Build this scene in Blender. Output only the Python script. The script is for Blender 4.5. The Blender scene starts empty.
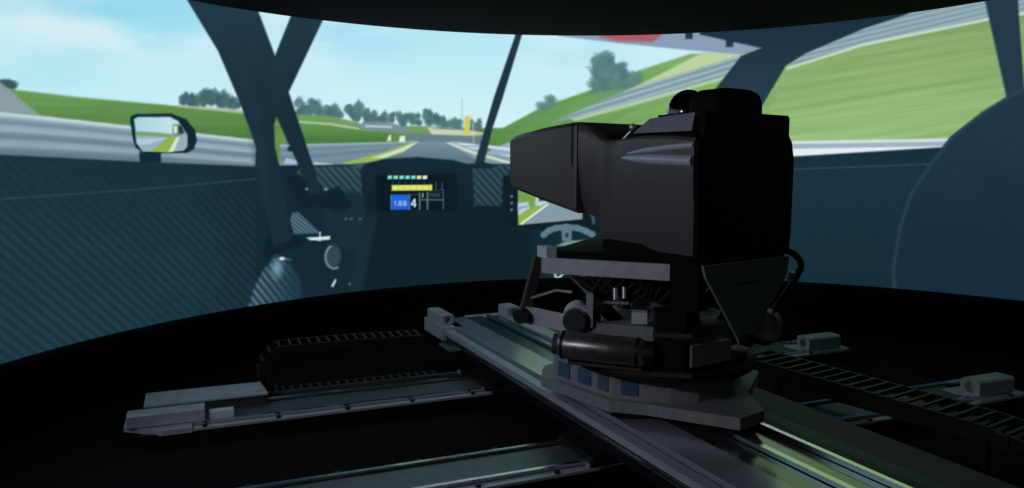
import bpy, bmesh, math, random
import numpy as np
from mathutils import Vector, Matrix

# ------------------------------------------------------------------ camera, world, exposure
S = bpy.context.scene
COL = S.collection
random.seed(4)
EYE = 1.4
PITCH = math.atan(79 / 750)
cam_d = bpy.data.cameras.new('camera')
cam_d.sensor_width = 36.0
cam_d.lens = 750 / 1024 * 36.0
cam_d.clip_start = 0.05
cam = bpy.data.objects.new('camera', cam_d)
COL.objects.link(cam)
cam.location = (0, 0, EYE)
cam.rotation_euler = (math.pi / 2 - PITCH, 0, 0)
S.camera = cam

world = bpy.data.worlds.new('dark_world')
S.world = world
world.use_nodes = True
world.node_tree.nodes['Background'].inputs['Color'].default_value = (0.002, 0.0015, 0.002, 1)
world.node_tree.nodes['Background'].inputs['Strength'].default_value = 1.0

S.view_settings.view_transform = 'Standard'
S.view_settings.look = 'None'
S.view_settings.gamma = 1.0
S.view_settings.exposure = 0.0
S.view_settings.use_curve_mapping = False
SCREEN_GAIN = 1.0          # brightness of the projection

# dim unseen lamp added to brighten left-facing faces, behind the viewer on the left, where the screen is open
lamp_d = bpy.data.lights.new('added_lamp', 'AREA')
lamp_d.shape = 'RECTANGLE'
lamp_d.size = 0.9
lamp_d.size_y = 0.25
lamp_d.energy = 26.0
lamp_d.color = (0.84, 0.86, 1.0)
lamp = bpy.data.objects.new('added_lamp', lamp_d)
COL.objects.link(lamp)
lamp.location = (-3.0, 0.25, 2.30)
lamp.rotation_euler = (Vector((0.7, 3.4, 0.7)) - Vector(lamp.location)).to_track_quat('-Z', 'Y').to_euler()

# ------------------------------------------------------------------ materials
MATS = {}


def mat(name, col, rough=0.6, metal=0.0, var=0.15, scale=30.0, bump=0.0, spec=0.5, stretch=(1, 1, 1), coat=0.0):
    m = bpy.data.materials.new(name)
    m.use_nodes = True
    nt = m.node_tree
    b = nt.nodes['Principled BSDF']
    tc = nt.nodes.new('ShaderNodeTexCoord')
    mp = nt.nodes.new('ShaderNodeMapping')
    mp.inputs['Scale'].default_value = stretch
    nz = nt.nodes.new('ShaderNodeTexNoise')
    nz.inputs['Scale'].default_value = scale
    nz.inputs['Detail'].default_value = 4
    nt.links.new(tc.outputs['Object'], mp.inputs['Vector'])
    nt.links.new(mp.outputs['Vector'], nz.inputs['Vector'])
    cr = nt.nodes.new('ShaderNodeValToRGB')
    cr.color_ramp.elements[0].position = 0.3
    cr.color_ramp.elements[1].position = 0.7
    cr.color_ramp.elements[0].color = tuple(c * (1 - var) for c in col) + (1,)
    cr.color_ramp.elements[1].color = tuple(min(1, c * (1 + var)) for c in col) + (1,)
    nt.links.new(nz.outputs['Fac'], cr.inputs['Fac'])
    nt.links.new(cr.outputs['Color'], b.inputs['Base Color'])
    mr = nt.nodes.new('ShaderNodeMapRange')
    mr.inputs['To Min'].default_value = max(0.02, rough - 0.06)
    mr.inputs['To Max'].default_value = min(1, rough + 0.06)
    nt.links.new(nz.outputs['Fac'], mr.inputs['Value'])
    nt.links.new(mr.outputs['Result'], b.inputs['Roughness'])
    b.inputs['Metallic'].default_value = metal
    b.inputs['Specular IOR Level'].default_value = spec
    b.inputs['Coat Weight'].default_value = coat
    b.inputs['Coat Roughness'].default_value = 0.15
    if bump:
        bp = nt.nodes.new('ShaderNodeBump')
        bp.inputs['Strength'].default_value = bump
        bp.inputs['Distance'].default_value = 0.004
        nt.links.new(nz.outputs['Fac'], bp.inputs['Height'])
        nt.links.new(bp.outputs['Normal'], b.inputs['Normal'])
    MATS[name] = m
    return m


M_FLOOR = mat('black_carpet', (0.009, 0.007, 0.009), 0.95, scale=220, bump=0.4, spec=0.1)
M_WALL = mat('black_paint', (0.006, 0.005, 0.006), 0.9, spec=0.1)
M_CEIL = mat('black_cloth', (0.008, 0.005, 0.008), 0.95, scale=160, bump=0.3, spec=0.05)
M_LIP = mat('dark_edge_trim', (0.02, 0.02, 0.022), 0.6, spec=0.3)
M_ALU = mat('anodised_aluminium', (0.60, 0.59, 0.66), 0.42, 0.3, 0.08, 14, stretch=(1, 12, 1))
M_PLATE = mat('milled_aluminium_plate', (0.58, 0.58, 0.63), 0.5, 0.15, 0.1, 18)
M_SHINY = mat('ground_steel_rail', (0.75, 0.76, 0.78), 0.16, 1.0, 0.05, 40)
M_PANEL = mat('brushed_cover_sheet', (0.62, 0.64, 0.72), 0.24, 0.6, 0.03, 6)
M_DARKSTRIP = mat('dark_polished_cover', (0.24, 0.25, 0.26), 0.16, 0.8, 0.15, 40)
M_TRAYCOVER = mat('dull_grey_cover', (0.16, 0.165, 0.18), 0.4, 0.4, 0.15, 20)
M_SIDE = mat('dark_anodised_side', (0.06, 0.06, 0.066), 0.6, 0.0, 0.15, 25)
M_GREY = mat('grey_painted_steel', (0.32, 0.325, 0.335), 0.6, 0.1, 0.12, 45, bump=0.05)
M_BLACKM = mat('black_machine_steel', (0.012, 0.012, 0.013), 0.45, 0.3, 0.2, 30)
M_MOTOR = mat('dark_steel_motor_housing', (0.28, 0.27, 0.26), 0.34, 0.8, 0.2, 30)
M_CHROME = mat('bright_steel', (0.85, 0.85, 0.88), 0.32, 0.6, 0.04, 30)
M_WHITEBLK = mat('pale_plastic_block', (0.82, 0.83, 0.86), 0.5, 0, 0.06, 30)
M_BLUE = mat('blue_grey_patch', (0.10, 0.17, 0.28), 0.4, 0.2, 0.15, 30)
M_RUBBER = mat('black_rubber', (0.008, 0.008, 0.008), 0.7, 0, 0.2, 60)
M_CHAIN = mat('chain_plastic', (0.006, 0.006, 0.006), 0.5, 0, 0.2, 60)
M_CHAINBAR = mat('chain_crossbar_plastic', (0.06, 0.054, 0.05), 0.45, 0, 0.2, 60)
M_TUB_LIT = mat('lit_black_composite', (0.14, 0.112, 0.122), 0.36, 0.0, 0.05, 25, spec=0.5)  # black raised in colour to paint light on left side and nose
M_TUBM = mat('black_matt_composite', (0.006, 0.005, 0.006), 0.75, 0.0, 0.2, 70, spec=0.15)
M_FLARE = mat('highlight_ridge', (0.72, 0.68, 0.80), 0.34, 0.1, 0.05, 20)  # pale tone paints the highlight along ridges of the black panel
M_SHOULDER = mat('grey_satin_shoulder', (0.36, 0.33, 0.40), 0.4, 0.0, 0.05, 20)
M_PAD = mat('glossy_black_pad', (0.008, 0.008, 0.008), 0.12, 0.0, 0.2, 30, coat=0.5)
M_SEAT = mat('black_seat_fabric', (0.01, 0.01, 0.01), 0.9, 0, 0.2, 120, bump=0.3, spec=0.1)
M_BRONZE = mat('brown_anodised_bar', (0.11, 0.09, 0.08), 0.5, 0.4, 0.15, 30)

# ------------------------------------------------------------------ helpers


def link(name, bm, m, parent=None, smooth=False, bevel=0.0):
    me = bpy.data.meshes.new(name)
    if bevel:
        bmesh.ops.bevel(bm, geom=[e for e in bm.edges if len(e.link_faces) == 2 and e.calc_face_angle(0) > 0.5],
                        offset=bevel, segments=2, affect='EDGES', profile=0.6)
    bmesh.ops.recalc_face_normals(bm, faces=bm.faces)
    bm.to_mesh(me)
    bm.free()
    me.materials.append(m)
    if smooth:
        for p in me.polygons:
            p.use_smooth = True
        try:
            me.set_sharp_from_angle(angle=math.radians(40))
        except Exception:
            pass
    o = bpy.data.objects.new(name, me)
    COL.objects.link(o)
    if parent:
        o.parent = parent
    return o


def thing(name, label, cat, loc=(0, 0, 0), rz=0.0, group=None):
    o = bpy.data.objects.new(name, None)
    o.empty_display_size = 0.1
    COL.objects.link(o)
    o.location = loc
    o.rotation_euler = (0, 0, rz)
    o['label'] = label
    o['category'] = cat
    if group:
        o['group'] = group
    return o


def local(root, pts):
    """world points into a thing's own space"""
    m = (Matrix.Translation(root.location) @ root.rotation_euler.to_matrix().to_4x4()).inverted()
    return [m @ Vector(p) for p in pts]


def structure(o):
    o['kind'] = 'structure'
    return o


def add_box(bm, x0, x1, y0, y1, z0, z1):
    v = [bm.verts.new(p) for p in ((x0, y0, z0), (x1, y0, z0), (x1, y1, z0), (x0, y1, z0),
                                   (x0, y0, z1), (x1, y0, z1), (x1, y1, z1), (x0, y1, z1))]
    for f in ((0, 3, 2, 1), (4, 5, 6, 7), (0, 1, 5, 4), (1, 2, 6, 5), (2, 3, 7, 6), (3, 0, 4, 7)):
        bm.faces.new([v[i] for i in f])


def box(x0, x1, y0, y1, z0, z1):
    bm = bmesh.new()
    add_box(bm, x0, x1, y0, y1, z0, z1)
    return bm


def add_prism(bm, poly, z0, z1):
    """polygon in xy raised from z0 to z1"""
    a = [bm.verts.new((p[0], p[1], z0)) for p in poly]
    b = [bm.verts.new((p[0], p[1], z1)) for p in poly]
    n = len(poly)
    bm.faces.new(a[::-1])
    bm.faces.new(b)
    for i in range(n):
        bm.faces.new((a[i], a[(i + 1) % n], b[(i + 1) % n], b[i]))


def prism(poly, z0, z1):
    bm = bmesh.new()
    add_prism(bm, poly, z0, z1)
    return bm


def loft(bm, rings, cap=True, closed=True):
    vs = [[bm.verts.new(p) for p in r] for r in rings]
    n = len(vs[0])
    for a, b in zip(vs[:-1], vs[1:]):
        for i in range(n if closed else n - 1):
            bm.faces.new((a[i], a[(i + 1) % n], b[(i + 1) % n], b[i]))
    if cap:
        bm.faces.new(vs[0][::-1])
        bm.faces.new(vs[-1])
    return vs


def add_tube(bm, pts, r, n=12, radii=None):
    pts = [Vector(p) for p in pts]
    rings = []
    up = Vector((0, 0, 1))
    for i, p in enumerate(pts):
        d = (pts[min(i + 1, len(pts) - 1)] - pts[max(i - 1, 0)]).normalized()
        s = d.cross(up)
        if s.length < 1e-3:
            s = d.cross(Vector((1, 0, 0)))
        s.normalize()
        t = s.cross(d)
        rr = radii[i] if radii else r
        rings.append([p + rr * (math.cos(2 * math.pi * k / n) * s + math.sin(2 * math.pi * k / n) * t) for k in range(n)])
    loft(bm, rings)


def tube(pts, r, n=12, radii=None):
    bm = bmesh.new()
    add_tube(bm, pts, r, n, radii)
    return bm


def cyl(c, r, z0, z1, n=48, r2=None):
    bm = bmesh.new()
    r2 = r if r2 is None else r2
    loft(bm, [[(c[0] + q * math.cos(2 * math.pi * k / n), c[1] + q * math.sin(2 * math.pi * k / n), z) for k in range(n)]
              for q, z in ((r, z0), (r2, z1))])
    return bm


def bar(a, b, w, h):
    """box beam from a to b, w wide across, h high"""
    a, b = Vector(a), Vector(b)
    d = (b - a).normalized()
    s = d.cross(Vector((0, 0, 1)))
    if s.length < 1e-3:
        s = Vector((1, 0, 0))
    s.normalize()
    t = s.cross(d)
    bm = bmesh.new()
    loft(bm, [[p + s * x * w / 2 + t * y * h / 2 for x, y in ((-1, -1), (1, -1), (1, 1), (-1, 1))] for p in (a, b)])
    return bm


def curved(pts, n=6):
    """points of a smooth curve through the given ones"""
    p = [Vector(q) for q in pts]
    p = [p[0]] + p + [p[-1]]
    out = []
    for i in range(1, len(p) - 2):
        for k in range(n):
            t_ = k / n
            a, b, c, d = p[i - 1], p[i], p[i + 1], p[i + 2]
            out.append(0.5 * ((2 * b) + (c - a) * t_ + (2 * a - 5 * b + 4 * c - d) * t_ ** 2 + (3 * b - a - 3 * c + d) * t_ ** 3))
    out.append(p[-1])
    return out


def copy_of(src, parent, loc, rot=None):
    o = src.copy()
    COL.objects.link(o)
    o.parent = parent
    o.location = loc
    if rot is not None:
        o.rotation_euler = rot
    return o


# ------------------------------------------------------------------ the curved screen: plan curves
CX, CY = 1.03, 2.90                      # middle of the round screen


def r_screen(t):
    return -0.0264 * t * t + 0.0122 * t + 3.755


def r_hood(t):
    t = max(-1.15, min(1.0, t))
    return -0.0293 * t * t - 0.4911 * t + 3.033


def on(t, r, z):
    return (CX + r * math.sin(t), CY + r * math.cos(t), z)


Z0, Z1 = 0.40, 2.78
T0, T1 = math.radians(-105), math.radians(84)

# ------------------------------------------------------------------ room shell
bm = box(-3.6, 5.8, -1.9, 7.6, -0.10, 0.0)
structure(link('floor', bm, M_FLOOR))
structure(link('ceiling', box(-3.6, 5.8, -1.9, 7.6, 3.0, 3.1), M_WALL))
structure(link('wall_back', box(-3.6, 5.8, -2.0, -1.9, 0, 3.0), M_WALL))
structure(link('wall_front', box(-3.6, 5.8, 7.6, 7.7, 0, 3.0), M_WALL))
structure(link('wall_left', box(-3.7, -3.6, -1.9, 7.6, 0, 3.0), M_WALL))
structure(link('wall_right', box(5.8, 5.9, -1.9, 7.6, 0, 3.0), M_WALL))

# hung black hood whose round rim cuts off the top of the screen
n = 96
pts = [on(t, r_hood(t), 0)[:2] for t in np.linspace(-2.45, 2.3, n)]
bm = bmesh.new()
add_prism(bm, pts, 2.40, 2.50)
structure(link('ceiling_hood', bm, M_CEIL))

# plinth under the screen
bm = bmesh.new()
N = 120
ts = np.linspace(T0, T1, N)
loft(bm, [[on(t, r_screen(t) - 0.02, 0), on(t, r_screen(t) - 0.02, Z0 - 0.02), on(t, r_screen(t) + 0.14, Z0 - 0.02), on(t, r_screen(t) + 0.14, 0)] for t in ts])
structure(link('wall_plinth', bm, M_WALL))

# ------------------------------------------------------------------ the projected picture
# The picture is drawn in image pixel coordinates of the scene camera's view
# (1024 wide, 488 high, seen from the camera's eye point) and projected from there to lie flat on the screen.
tt = np.linspace(T0, T1, 40000)
rr = -0.0264 * tt * tt + 0.0122 * tt + 3.755
az = np.unwrap(np.arctan2(CX + rr * np.sin(tt), CY + rr * np.cos(tt)))
inner = np.arange(-40, 1065, 1.0)
tin = np.interp(np.arctan((inner - 512) / 757.0), az, tt)
tcol = np.concatenate([np.linspace(T0, tin[0], 121)[:-1], tin, np.linspace(tin[-1], T1, 121)[1:]])
NR = 330
zrow = np.linspace(Z0, Z1, NR)
TT, ZZ = np.meshgrid(tcol, zrow)
RR = -0.0264 * TT * TT + 0.0122 * TT + 3.755
PX = CX + RR * np.sin(TT)
PY = CY + RR * np.cos(TT)
# flat view in front, carried on as a panorama at the sides and behind
A0 = math.radians(50)
azi = np.unwrap(np.arctan2(PX, PY), axis=1)
azi -= 2 * math.pi * np.round(azi[:, 160:161] / (2 * math.pi))
dist = np.hypot(PX, PY)
azc = np.clip(azi, -A0, A0)
hx = dist * np.sin(azc)
hy = dist * np.cos(azc)
cp, sp = math.cos(PITCH), math.sin(PITCH)
dz = ZZ - EYE
dep = hy * cp - dz * sp
U = (512 + 750 * hx / dep + 750 * 2.2 * (azi - azc)).ravel()
V = (244 - 750 * (dz * cp + hy * sp) / dep).ravel()
PIC = np.zeros((U.size, 3))


def vnoise(x, y, seed=0):
    rs = np.random.RandomState(seed)
    g = rs.rand(64, 64)
    xi, yi = np.floor(x).astype(int), np.floor(y).astype(int)
    fx, fy = x - xi, y - yi
    fx, fy = fx * fx * (3 - 2 * fx), fy * fy * (3 - 2 * fy)
    a, b = g[yi % 64, xi % 64], g[yi % 64, (xi + 1) % 64]
    c, d = g[(yi + 1) % 64, xi % 64], g[(yi + 1) % 64, (xi + 1) % 64]
    return (a * (1 - fx) + b * fx) * (1 - fy) + (c * (1 - fx) + d * fx) * fy


def fbm(x, y, seed=0, o=4):
    s, a, t = 0, 0.5, 0
    for k in range(o):
        s = s + a * vnoise(x * 2 ** k + 17 * k, y * 2 ** k + 5 * k, seed + k)
        t += a
        a *= 0.5
    return s / t


def lay(idx, col, alpha):
    """lay a colour (constant or per point) over the picture"""
    col = np.asarray(col, float)
    if col.ndim == 1:
        col = col[None, :]
    al = np.asarray(alpha)[:, None]
    PIC[idx] = PIC[idx] * (1 - al) + col * al


def cover(pts, soft=1.0, pad=3):
    p = np.array(pts, float)
    lo, hi = p.min(0) - pad - soft, p.max(0) + pad + soft
    idx = np.where((U > lo[0]) & (U < hi[0]) & (V > lo[1]) & (V < hi[1]))[0]
    x, y = U[idx], V[idx]
    d2 = np.full(idx.size, 1e18)
    ins = np.zeros(idx.size, bool)
    for i in range(len(p)):
        a, b = p[i], p[(i + 1) % len(p)]
        e = b - a
        L = max(e @ e, 1e-9)
        t = np.clip(((x - a[0]) * e[0] + (y - a[1]) * e[1]) / L, 0, 1)
        d2 = np.minimum(d2, (x - a[0] - t * e[0]) ** 2 + (y - a[1] - t * e[1]) ** 2)
        c = (a[1] > y) != (b[1] > y)
        with np.errstate(divide='ignore', invalid='ignore'):
            xi = (b[0] - a[0]) * (y - a[1]) / (b[1] - a[1] if b[1] != a[1] else 1e-9) + a[0]
        ins ^= c & (x < xi)
    d = np.sqrt(d2) * np.where(ins, -1, 1)
    return idx, np.clip(0.5 - d / (2 * soft), 0, 1), x, y


def poly(pts, col, soft=1.0, alpha=1.0, fn=None):
    idx, a, x, y = cover(pts, soft)
    if idx.size == 0:
        return
    c = fn(x, y) if fn else col
    lay(idx, c, a * alpha)


def stroke(pts, w, col, soft=0.8, alpha=1.0):
    for (a, b) in zip(pts[:-1], pts[1:]):
        a, b = np.array(a, float), np.array(b, float)
        d = b - a
        nrm = np.array([-d[1], d[0]]) / max(np.hypot(*d), 1e-6) * w / 2
        poly([a + nrm, b + nrm, b - nrm, a - nrm], col, soft, alpha)


def disc(cx, cy, rx, ry, col, soft=1.0, alpha=1.0, rough=0.0, seed=0):
    idx = np.where((abs(U - cx) < rx * 1.6 + 3) & (abs(V - cy) < ry * 1.6 + 3))[0]
    x, y = U[idx], V[idx]
    q = np.hypot((x - cx) / rx, (y - cy) / ry)
    if rough:
        q = q + rough * (fbm(x / (rx * .55), y / (ry * .55), seed, 3) - 0.5)
    lay(idx, col, alpha * np.clip(0.5 - (q - 1) * min(rx, ry) / (2 * soft), 0, 1))


def mix(a, b, t):
    t = np.clip(t, 0, 1)[:, None]
    return np.array(a, float)[None] * (1 - t) + np.array(b, float)[None] * t


FL, FR = -3200, 4300
# sky with clouds
allp = np.arange(U.size)
base = mix((178, 229, 244), (208, 242, 248), (V - 20) / 110)
base = base + (mix((-34, -12, -4), (0, 0, 0), U / 330) * np.clip(1 - (V - 10) / 110, 0.2, 1)[:, None])
lay(allp, base, np.ones(U.size))
cl = fbm(U / 150 + 3, V / 46 - U / 520, 11, 5)
band = np.clip((cl - 0.42) / 0.2, 0, 1) * np.clip(1 - (V - 15) / 85, 0.15, 1)
lay(allp, (224, 242, 247), 0.8 * band)
cl2 = fbm((U + 100) / 95, V / 30, 31, 4)
lay(allp, (150, 210, 234), 0.45 * np.clip((cl2 - 0.52) / 0.2, 0, 1) * np.clip(1 - (V - 10) / 75, 0, 1))
lay(allp, (222, 238, 242), 0.42 * np.clip(1 - abs(V - 34 - (U - 80) * 0.26) / 30, 0, 1) * np.clip((190 - U) / 60, 0, 1) * np.clip((U + 20) / 60, 0, 1) * (0.5 + cl))

G_DARK, G_MID, G_LITE = (84, 128, 76), (104, 148, 84), (140, 178, 106)


def green(x, y):
    return mix((92, 134, 72), (110, 152, 82), fbm(x / 40, y / 5, 5) * 1.6 - 0.3)


# ---- left window
disc(5, 85, 12, 6, (52, 88, 92), 1.5, rough=0.5, seed=2)
poly([(FL, 40), (0, 86), (16, 90), (78, 97), (156, 104), (249, 113), (300, 118), (300, 150), (FL, 150)], 0, 1.2, fn=lambda x, y: mix((108, 150, 84), (82, 128, 70), (y - 98) / 35) * (0.94 + 0.12 * fbm(x / 60, y / 4, 7)[:, None]))
poly([(FL, -200), (0, 82), (40, 115), (0, 113), (FL, 90)], (138, 158, 160), 1.6)
for x, y, r in ((188, 98, 7), (195, 99, 7), (207, 97, 8), (218, 98, 8), (227, 100, 6), (235, 102, 5)):
    for k in range(8):
        q = np.random.RandomState(int(x) * 9 + k).rand(4)
        disc(x + (q[0] - .5) * r * 1.5, y + (q[1] - .4) * r * 1.7, r * (.35 + .35 * q[2]), r * (.4 + .4 * q[2]), (58 + 18 * q[3], 96 + 16 * q[3], 100 + 14 * q[3]), 1.5, 0.85, rough=0.9, seed=int(x) + k)
poly([(178, 105), (240, 110), (250, 114), (178, 107)], (170, 190, 150), 1.2)


def barrier_left(x, y):
    top = np.where(x < 39, 112 + x * 0.092, 115.6 + (x - 39) * 0.111)
    s = (y - top) * np.interp(x, [-400, 0, 250], [0.75, 1.0, 1.45])
    ys = [-3, 1, 3, 6, 10, 14, 18, 21, 25, 29, 33, 37, 41, 60]
    R = np.interp(s, ys, [180, 194, 184, 138, 112, 142, 150, 114, 106, 140, 144, 108, 98, 108])
    Gc = np.interp(s, ys, [206, 214, 206, 164, 138, 168, 175, 140, 130, 164, 168, 132, 122, 132])
    Bc = np.interp(s, ys, [214, 221, 214, 178, 154, 182, 188, 156, 147, 177, 180, 148, 137, 146])
    c = np.stack([R, Gc, Bc], 1)
    return c * (0.97 + 0.06 * fbm(x / 50, y / 1.5, 9)[:, None])


poly([(FL, -180), (0, 112), (39, 115.6), (249, 139), (300, 145), (300, 172), (FL, 172)], 0, 1.0, fn=barrier_left)

# ---- front window: hills, trees, road
poly([(270, 112), (300, 113), (340, 122), (370, 127), (410, 126), (460, 128), (520, 128), (520, 170), (270, 170)], 0, 1.2, fn=green)
TREES = ((303, 105, 8), (318, 106, 8), (330, 109, 8), (338, 113, 5), (356, 110, 9), (369, 115, 8), (378, 117, 8), (391, 116, 5),
                (403, 118, 6), (414, 118, 6), (424, 116, 7), (432, 117, 6), (441, 120, 6), (450, 123, 4), (458, 124, 6), (476, 124, 6))
trs = np.random.RandomState(8)
for x, y, r in TREES:
    for k in range(9):
        q = trs.rand(4)
        disc(x + (q[0] - .5) * r * 1.7, y + (q[1] - .35) * r * 1.5, r * (.3 + .3 * q[2]), r * (.34 + .36 * q[2]),
             (66 + 26 * q[3], 106 + 22 * q[3], 108 + 18 * q[3]), 1.4, 0.85, rough=0.9, seed=int(x) + k)
poly([(285, 114), (330, 116), (356, 122), (370, 129), (300, 123), (285, 121)], (112, 154, 96), 1.2)
stroke([(285, 121), (330, 124), (372, 131)], 2.2, (168, 196, 160))
poly([(358, 124), (378, 121), (395, 124), (412, 130), (430, 136), (392, 132), (360, 130)], (118, 142, 150), 1.3)
stroke([(365, 126), (392, 127)], 2.4, (176, 200, 208))
poly([(405, 127), (428, 127), (434, 135), (410, 132)], (112, 156, 92), 1.2)
poly([(427, 127), (440, 129), (468, 130), (490, 134), (466, 136), (432, 135)], (204, 206, 188), 1.2)
poly([(410, 134), (468, 136), (492, 140), (492, 144), (405, 142)], (104, 128, 140), 1.2)
poly([(286, 123), (372, 131), (392, 133), (392, 141), (300, 147), (286, 147)], 0, 1.2, fn=lambda x, y: mix((100, 148, 82), (74, 122, 66), (y - 126) / 14))


def barrier_mid(x, y):
    k = np.interp(x, [286, 415], [1.0, 0.45])
    s = (y - (144 + (x - 286) * -0.022)) / k
    ys = [-2, 0, 3, 6, 10, 14, 18, 24]
    return np.stack([np.interp(s, ys, [170, 170, 136, 110, 122, 104, 118, 112]), np.interp(s, ys, [196, 196, 160, 136, 148, 130, 143, 138]), np.interp(s, ys, [204, 204, 174, 152, 163, 146, 158, 152])], 1)


poly([(280, 144.5), (400, 142), (415, 141), (405, 148), (352, 164), (330, 170), (280, 170)], 0, 1.0, fn=barrier_mid)
poly([(389, 135), (391, 135), (391, 141), (387, 141)], (220, 232, 236), 0.9)
poly([(400, 136), (405, 136), (405, 142), (399, 142)], (226, 236, 240), 0.9)
# road
poly([(417, 142), (446, 142), (480, 158), (500, 175), (350, 175), (383, 158)], 0, 1.0, fn=lambda x, y: mix((120, 146, 162), (92, 118, 134), (y - 142) / 18))
poly([(412, 142), (418, 141.6), (404, 152), (378, 161), (352, 166), (342, 163), (384, 152)], (150, 182, 84), 1.0)
poly([(413, 143), (418, 142), (404, 151), (384, 158), (372, 158), (396, 150)], (208, 224, 202), 0.9)
poly([(445, 142), (455, 141.5), (474, 145), (514, 152), (514, 166), (480, 162)], (128, 152, 160), 1.0)
poly([(446, 143), (451, 142.5), (476, 152), (512, 162), (512, 165), (470, 153)], (206, 220, 206), 0.9)
poly([(451, 142), (460, 141.6), (514, 151), (514, 158), (474, 150)], 0, 0.9, fn=lambda x, y: mix((206, 222, 230), (150, 176, 194), np.sin(y * 1.6) * .5 + .5))
poly([(464.5, 117), (469.5, 115), (469.5, 134), (464.5, 134)], (220, 200, 88), 0.9)
stroke([(462, 98), (462, 136)], 1.0, (150, 178, 186), alpha=0.6)
stroke([(473, 124), (474, 156)], 1.2, (190, 210, 216), alpha=0.7)
# white markings on the bonnet edge
poly([(286, 158), (300, 161), (301, 164), (284, 164)], (168, 190, 214), 1.0)
poly([(314, 162), (333, 164), (334, 166), (314, 167)], (180, 200, 216), 1.0)

# ---- hill on the right of the front window
poly([(484, 146), (490, 140), (503, 128), (542, 107), (585, 92), (640, 70), (690, 54), (760, 50), (800, 60), (800, 160), (484, 152)], 0, 1.3,
     fn=lambda x, y: mix((92, 140, 78), (132, 176, 104), (x - 500) / 200) * (0.92 + 0.16 * fbm(x / 30, (y + x * 0.35) / 4, 21)[:, None]))
for x, y, rx, ry in ((547, 103, 8, 6), (610, 76, 17, 19), (603, 68, 9, 12), (627, 82, 12, 12), (620, 70, 9, 8), (600, 86, 10, 9)):
    for k in range(10):
        q = np.random.RandomState(int(x) * 7 + k).rand(4)
        disc(x + (q[0] - .5) * rx * 1.7, y + (q[1] - .5) * ry * 1.7, rx * (.25 + .4 * q[2]), ry * (.25 + .4 * q[2]), (74 + 26 * q[3], 116 + 20 * q[3], 116 + 18 * q[3]), 2.2, 0.75, rough=1.0, seed=int(x) + k)
poly([(560, 112), (592, 95), (600, 92), (640, 86), (625, 100), (560, 122)], (116, 160, 100), 1.5, alpha=0.7)
poly([(625, 92), (702, 53), (745, 50), (744, 57), (640, 90)], (188, 210, 160), 1.3)
poly([(552, 122), (632, 88), (742, 55), (745, 70), (650, 98), (600, 112)], 0, 1.3,
     fn=lambda x, y: mix((128, 156, 166), (166, 192, 198), np.sin((y + (x - 600) * 0.30) * 1.1) * .5 + .5 * fbm(x / 20, y / 3, 3)))
poly([(570, 119), (650, 97), (726, 76), (726, 79), (650, 101), (576, 121)], (190, 214, 190), 1.2, alpha=0.8)
poly([(490, 150), (514, 140), (514, 152), (490, 155)], (150, 176, 190), 1.2)
stroke([(484, 146), (514, 150)], 3, (205, 220, 226))
# sun strip and mirror housing in front of it
poly([(535, 20), (559, 36), (617, 43), (687, 50), (742, 54.5), (763, 48), (700, 20)], (138, 158, 184), 1.1)
poly([(599, 20), (600, 37), (618, 41.5), (652, 42), (661, 36), (662, 20)], (172, 92, 106), 2.0)
poly([(685, 30), (693, 30), (692.5, 39), (685.5, 39)], (36, 56, 74), 1.0)
poly([(726, 38), (734, 38), (733, 47), (726, 47)], (36, 56, 74), 1.0)

# ---- right window
poly([(740, 160), (775, 100), (786, 66), (806, 52), (864, 28), (905, 14), (1400, -90), (2300, -60), (FR, 40), (FR, 170), (760, 165)], 0, 1.1,
     fn=lambda x, y: mix((130, 168, 104), (148, 184, 120), fbm(x / 130, (y + x * 0.16) / 5, 41) * 1.7 - 0.35) * (0.97 + 0.06 * fbm(x / 300, (y + x * 0.1) / 2, 43)[:, None]) * np.interp(y, [20, 60, 130, 150], [0.95, 0.97, 1.04, 1.1])[:, None])
poly([(786, 68), (806, 52), (864, 28), (905, 14), (1400, -90), (2300, -60), (FR, 40), (FR, 70), (2300, -10), (1400, -50), (987, 19), (864, 44), (790, 66)], 0, 1.0,
     fn=lambda x, y: mix((120, 146, 156), (160, 184, 192), np.sin((y + (x - 790) * 0.235 - 50) * 1.25) * 0.3 + 0.5 + 0.2 * (fbm(x / 60, y / 3, 51) - 0.5)))
poly([(788, 67), (864, 43), (987, 18), (1400, -51), (1400, -48), (987, 21), (864, 46), (786, 70)], (196, 218, 202), 1.0)
poly([(600, 144.5), (948, 138.5), (FR, 100), (FR, 180), (600, 166)], 0, 1.0,
     fn=lambda x, y: (lambda s: np.stack([np.interp(s, [0, 2, 3.5, 6.5, 8.5, 15], [212, 210, 162, 158, 226, 230]), np.interp(s, [0, 2, 3.5, 6.5, 8.5, 15], [224, 224, 178, 174, 235, 239]), np.interp(s, [0, 2, 3.5, 6.5, 8.5, 15], [232, 234, 194, 190, 242, 245])], 1))(y - (141.2 - (x - 792) * 0.017)))


# ---- inside of the car
def carbon_left(x, y):
    xx = np.clip(x, -600, 300)
    ph = -52 * np.log(np.maximum(13 - 5 * xx / 260, 2)) * 1.0
    s = np.sin(2 * math.pi * (ph - (y - 160) / np.interp(x, [-300, 0, 260], [16, 12, 9.5])))
    lift = np.interp(x, [-300, 60, 190, 255, 300], [1.0, 1.0, 0.95, 0.84, 0.8])
    fade = np.interp(y, [150, 185, 240, 400], [0.2, 0.35, 0.85, 1.0]) * (0.5 + 1.0 * fbm(x / 60, y / 40, 63, 2))
    c = mix((24, 50, 61), (33, 62, 74), (s * 0.5 + 0.5) * fade)
    return c * lift[:, None] * (0.96 + 0.08 * fbm(x / 8, y / 8, 61, 2)[:, None])


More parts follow.
